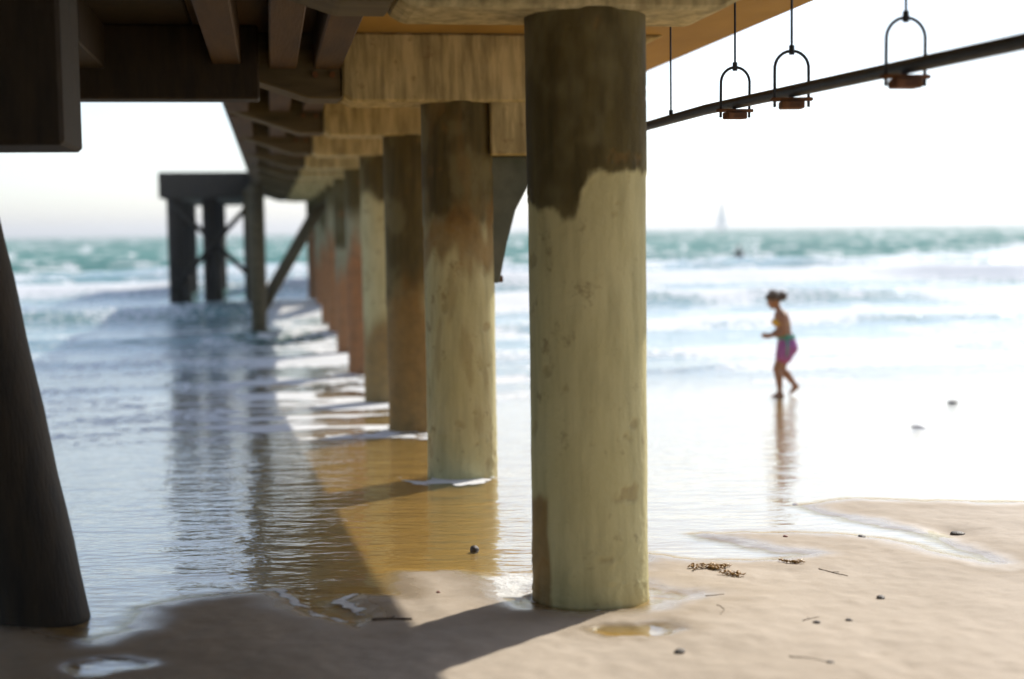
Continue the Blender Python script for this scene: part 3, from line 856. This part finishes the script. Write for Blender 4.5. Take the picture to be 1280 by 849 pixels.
# bikini top
bm = bmesh.new()
for sy in (1, -1):
    ellipsoid(bm, (0.038, 0.056 * sy, 1.045), (0.062, 0.058, 0.052))
fused('bikini_top', bm, 0.006, M_YELLOW, girl, 2)
bm = bmesh.new()
ring = [Vector((-0.047 + 0.102 * math.cos(t), 0.147 * math.sin(t), 1.03)) for t in np.linspace(0, 2 * math.pi, 33)]
bm_tube(bm, ring, 0.011, 6, False); bm_obj('bikini_strap', bm, M_YELLOW, girl, True)
# shorts with flared legs, green waistband and side stripe
bm = bmesh.new()
for sy in (1, -1):
    capsule(bm, (-0.105, 0.048 * sy, 0.80), (-0.115, 0.055 * sy, 0.70), 0.112, 0.138)
    ellipsoid(bm, (-0.14, 0.052 * sy, 0.69), (0.094, 0.083, 0.094))
capsule(bm, (-0.10, 0.075, 0.70), (-0.05, 0.085, 0.585), 0.128, 0.118)
capsule(bm, (-0.11, -0.075, 0.70), (-0.09, -0.085, 0.575), 0.130, 0.122)
sh_ = fused('shorts', bm, 0.008, M_PURPLE, girl, 3)
bm = bmesh.new()
for z, r in ((0.865, 0.0), (0.845, 0.0), (0.825, 0.004)):
    ring = [Vector((-0.097 + (0.112 + r) * math.cos(t), (0.156 + r) * math.sin(t), z)) for t in np.linspace(0, 2 * math.pi, 33)]
    bm_tube(bm, ring, 0.014, 6, False)
bm_obj('waistband', bm, M_GREEN, sh_, True)
for sy in (1, -1):
    bm = bmesh.new()
    bm_tube(bm, [(-0.075, 0.158 * sy, 0.82), (-0.085, 0.186 * sy, 0.74), (-0.08, 0.202 * sy, 0.67), (-0.07, 0.203 * sy, 0.58)], [0.020, 0.018, 0.014, 0.010], 8)
    bm_obj('side_stripe', bm, M_GREEN, sh_, True)

# swimmer far out among the breakers, head and shoulders above the water
sw = empty('person', (13.3, 83.0, -0.45), R(100))
tag(sw, 'tiny dark swimmer standing chest deep beyond the breaking waves', 'person')
bm = bmesh.new()
for sy in (1, -1):
    capsule(bm, (0, 0.09 * sy, 0.85), (0.02, 0.1 * sy, 0.45), 0.09, 0.06); capsule(bm, (0.02, 0.1 * sy, 0.45), (0, 0.1 * sy, 0.06), 0.058, 0.04); capsule(bm, (0, 0.1 * sy, 0.05), (0.16, 0.1 * sy, 0.03), 0.04, 0.03)
    capsule(bm, (0, 0.06 * sy, 0.88), (0.0, 0.08 * sy, 1.4), 0.12, 0.11)
    capsule(bm, (0, 0.19 * sy, 1.42), (0.08, 0.3 * sy, 1.2), 0.055, 0.045); capsule(bm, (0.08, 0.3 * sy, 1.2), (0.28, 0.28 * sy, 1.2), 0.045, 0.03)
    for q in range(4): capsule(bm, (0.28, 0.28 * sy, 1.22 - q * 0.018), (0.38, 0.27 * sy, 1.22 - q * 0.018), 0.016, 0.01, seg=8, rings=3)
    capsule(bm, (0.29, 0.27 * sy, 1.235), (0.34, 0.25 * sy, 1.265), 0.014, 0.01, seg=8, rings=3)
capsule(bm, (0, 0, 1.45), (0.01, 0, 1.58), 0.06, 0.055)
ellipsoid(bm, (0.02, 0, 1.69), (0.095, 0.075, 0.115)); capsule(bm, (0.1, 0, 1.70), (0.125, 0, 1.67), 0.012, 0.016)
fused('body', bm, 0.015, M_WETSUIT, sw, 2)
bm = bmesh.new(); ellipsoid(bm, (-0.005, 0, 1.73), (0.105, 0.09, 0.10)); bm_obj('hair', bm, M_HAIR, sw, True)

# ------------------------------------------------------------------ sailing boat on the horizon
sb_ = empty('sailing_boat', (83.0, 560.0, 0.45), R(60)); sb_.scale = (1.22,) * 3
tag(sb_, 'pale sailing boat with two sails far off on the horizon', 'boat')
bm = bmesh.new()
secs = [(-4.6, 0.95, 0.9), (-2.5, 1.35, 0.95), (0, 1.5, 1.0), (2.5, 1.1, 1.1), (4.4, 0.35, 1.25), (5.2, 0.03, 1.35)]
rows_ = []
for (x, w, h) in secs:
    rows_.append([bm.verts.new((x, yy * w, zz)) for yy, zz in ((-1, h), (-0.85, 0.25), (-0.35, -0.35), (0.35, -0.35), (0.85, 0.25), (1, h))])
for a, b in zip(rows_, rows_[1:]):
    for q in range(5): bm.faces.new((a[q], a[q + 1], b[q + 1], b[q]))
    bm.faces.new((a[5], a[0], b[0], b[5]))
bm.faces.new(rows_[0]); bm.faces.new(list(reversed(rows_[-1])))
hull = bm_obj('hull', bm, M_HULL, sb_, False)
bm = bmesh.new(); bm_box(bm, (-2.0, -0.7, 0.95), (1.6, 0.7, 1.55), 0.1); bm_obj('cabin', bm, M_HULL, hull)
bm = bmesh.new(); bm_tube(bm, [(0.9, 0, 0.9), (0.9, 0, 13.6)], [0.13, 0.09], 10); bm_obj('mast', bm, M_MAST, sb_, True)
bm = bmesh.new(); bm_tube(bm, [(0.8, 0, 2.1), (-3.9, 0.5, 2.0)], 0.09, 8); bm_obj('boom', bm, M_MAST, sb_, True)
def sail(name, a, b, c, belly):
    bm = bmesh.new(); N = 8; rows = []
    a, b, c = Vector(a), Vector(b), Vector(c)
    for i in range(N + 1):
        t = i / N; p = a.lerp(c, t); q = b.lerp(c, t); row = []
        for j in range(N + 1):
            s_ = j / N; v = p.lerp(q, s_); v.y += belly * math.sin(math.pi * s_) * (1 - t) ; row.append(v)
        rows.append(row)
    for off_y in (0.0,):
        vv = [[bm.verts.new(v + Vector((0, off_y, 0))) for v in row] for row in rows]
        for r0, r1 in zip(vv, vv[1:]):
            for j in range(N): bm.faces.new((r0[j], r0[j + 1], r1[j + 1], r1[j]))
    return bm_obj(name, bm, M_SAIL, sb_, True)
sail('mainsail', (0.78, 0.02, 2.3), (-3.7, 0.5, 2.25), (0.80, 0.02, 13.3), 0.6)
sail('jib', (1.2, 0.2, 1.8), (5.0, 0, 1.6), (1.05, 0, 11.2), 0.5)

# ------------------------------------------------------------------ small things washed up on the sand
def stone(x, y, r, mat, label, seed, name='stone', flat=0.5, cat='stone', sink=0.25):
    r = r * 0.8
    bm = bmesh.new(); bmesh.ops.create_icosphere(bm, subdivisions=3, radius=1.0)
    rs = np.random.RandomState(seed); o_ = rs.rand(3) * 20
    for v in bm.verts:
        k_ = 0.75 + 0.6 * float(fbm(np.array([v.co.x * 1.3 + o_[0]]), np.array([v.co.y * 1.3 + v.co.z * 1.7 + o_[1]]), seed, 3)[0])
        v.co = Vector((v.co.x * r * 1.25, v.co.y * r * 0.9, v.co.z * r * flat)) * k_
    ob = bm_obj(name, bm, mat, None, True)
    ob.location = (x, y, gz(x, y) + r * flat * (1 - 2 * sink) * 0.8); ob.rotation_euler = (0, 0, rs.rand() * 3)
    return tag(ob, label, cat)

stone(0.71, 6.07, 0.030, M_STONE, 'small dark brown stone on the dry sand in front of the puddle', 1)
stone(1.86, 7.12, 0.026, M_STONE, 'round dark grey stone alone on the open lit sand', 2)
stone(2.20, 8.90, 0.030, M_STONE, 'long dark bluish stone lying beside the narrow water channel', 3, flat=0.35)
stone(1.72, 8.91, 0.017, M_STONE_R, 'tiny red pebble on the sand beside the channel mouth', 4, name='pebble')
stone(2.86, 9.06, 0.048, M_STONE, 'dark stone sunk in a soft hollow on the sand bar', 5, flat=0.4)
stone(1.42, 6.59, 0.019, M_STONE, 'little grey pebble on the sand with twigs crossing over it', 6, name='pebble')
stone(1.58, 6.62, 0.017, M_STONE, 'faint grey pebble half buried in the sand', 7, name='pebble', sink=0.4)
stone(-0.25, 8.67, 0.035, M_STONE, 'small dark rock breaking the brown shallow water between the piles', 8, name='rock', flat=0.9, sink=0.1)
stone(5.91, 19.0, 0.075, M_STONE, 'dark lump lying in the far shining wet sand', 9, name='rock', flat=0.5)
stone(4.55, 15.8, 0.085, M_SHELL, 'white lump of foam-pale shell lying in the wet sand', 10, name='shell', flat=0.45, cat='shell')
stone(2.07, 10.36, 0.022, M_STONE_R, 'small brown pebble at the tip of the sand bar', 11, name='pebble')
stone(-0.41, 7.42, 0.014, M_STONE_R, 'reddish pebble on the lit sand patch beside the pile shadow', 12, name='pebble')
stone(1.32, 5.86, 0.017, M_STONE, 'flat grey pebble beside a curved thread of weed', 13, name='pebble', flat=0.35)
stone(0.54, 7.86, 0.012, M_SHELL, 'tiny white shell chip at the water edge behind the big pile', 14, name='shell', cat='shell')

def twig(x, y, L, ang, r, label, seed, name='twig', mat=None, cat='twig', curl=0.4):
    rs = random.Random(seed); pts = []; a = ang; px, py = x, y
    N = 7
    for i in range(N + 1):
        pts.append((px - x, py - y, gz(px, py) - gz(x, y) + r * 0.5)); a += rs.uniform(-curl, curl) * 0.5
        px += math.cos(a) * L / N; py += math.sin(a) * L / N
    bm = bmesh.new(); bm_tube(bm, pts, [r * (1 - 0.5 * i / N) for i in range(N + 1)], 6)
    if seed % 2:
        q = Vector(pts[3]); bm_tube(bm, [q, q + Vector((math.cos(ang + 0.8) * L * 0.2, math.sin(ang + 0.8) * L * 0.2, 0.002))], r * 0.5, 5)
    ob = bm_obj(name, bm, mat or M_TWIG, None, True); ob.location = (x, y, gz(x, y))
    return tag(ob, label, cat)
twig(1.70, 7.84, 0.22, -1.0, 0.0035, 'straight dark twig lying aslant on the open sand', 1, curl=0.15)
twig(1.36, 6.62, 0.13, 0.9, 0.0025, 'thin forked twig stuck in the sand beside a pebble', 3)
twig(1.00, 6.95, 0.20, -0.9, 0.0022, 'thin curved thread of dried weed on bare sand', 4, name='weed_thread', cat='seaweed', curl=0.7)
twig(1.17, 5.98, 0.17, -0.8, 0.0025, 'fine curved weed thread near the flat grey pebble', 6, name='weed_thread', cat='seaweed', curl=0.7)
twig(0.98, 7.22, 0.10, -0.4, 0.0022, 'short weed scrap on the sand right of the big pile', 5, name='weed_thread', cat='seaweed')
twig(-0.70, 6.79, 0.20, 0.15, 0.008, 'dark splinter of wood at the shade edge by the shallow pool', 7, name='driftwood', cat='driftwood')

def kelp(x, y, L, W, n, label, seed):
    rs = random.Random(seed); root = empty('seaweed_clump', (x, y, gz(x, y)), 0)
    tag(root, label, 'seaweed')
    for i in range(n):
        a0 = rs.uniform(-0.35, 0.35) + (math.pi if rs.random() < 0.5 else 0) - 0.35; Lx = L * rs.uniform(0.35, 0.8)
        px, py = rs.uniform(-W, W) * 1.6, rs.uniform(-W, W)
        bm = bmesh.new(); N = 8; prev = None; a = a0; w0 = rs.uniform(0.006, 0.013)
        for k_ in range(N + 1):
            t = k_ / N; a += rs.uniform(-0.45, 0.45)
            w = w0 * (0.35 + math.sin(math.pi * min(1, t * 0.9 + 0.08))) ; nx, ny = -math.sin(a), math.cos(a)
            h = gz(x + px, y + py) - gz(x, y) + 0.004 + abs(0.012 * math.sin(t * 9 + i)) 
            ring = [bm.verts.new((px + nx * w, py + ny * w, h)), bm.verts.new((px, py, h + 0.005)), bm.verts.new((px - nx * w, py - ny * w, h + 0.001)), bm.verts.new((px, py, h - 0.004))]
            if prev:
                for q in range(4): bm.faces.new((prev[q], prev[(q + 1) % 4], ring[(q + 1) % 4], ring[q]))
            else: bm.faces.new(ring)
            prev = ring; px += math.cos(a) * Lx / N; py += math.sin(a) * Lx / N
        bm.faces.new(list(reversed(prev)))
        bm_obj('frond', bm, M_KELP, root, True)
kelp(1.09, 7.92, 0.17, 0.035, 11, 'golden brown tangle of seaweed on the sand right of the big pile', 21)
kelp(1.18, 7.70, 0.13, 0.016, 6, 'small dark brown strip of seaweed just below the golden tangle', 22)
kelp(1.56, 8.03, 0.15, 0.015, 5, 'thin reddish strand of seaweed lying apart from the golden tangle', 23)

# ------------------------------------------------------------------ bright sea air over the water
bm = bmesh.new()
bm_box(bm, (-13000, -120, -3.0), (13000, 13000, 17.0))
t = NT('haze_air')
pv_ = t.n('ShaderNodeVolumePrincipled')
pv_.inputs['Color'].default_value = (0.99, 0.995, 1.0, 1)
pv_.inputs['Density'].default_value = 0.0009
pv_.inputs['Anisotropy'].default_value = 0.5
t.l(pv_.outputs[0], t.out.inputs['Volume'])
haze = bm_obj('haze', bm, t.m)
tag(haze, kind='stuff')
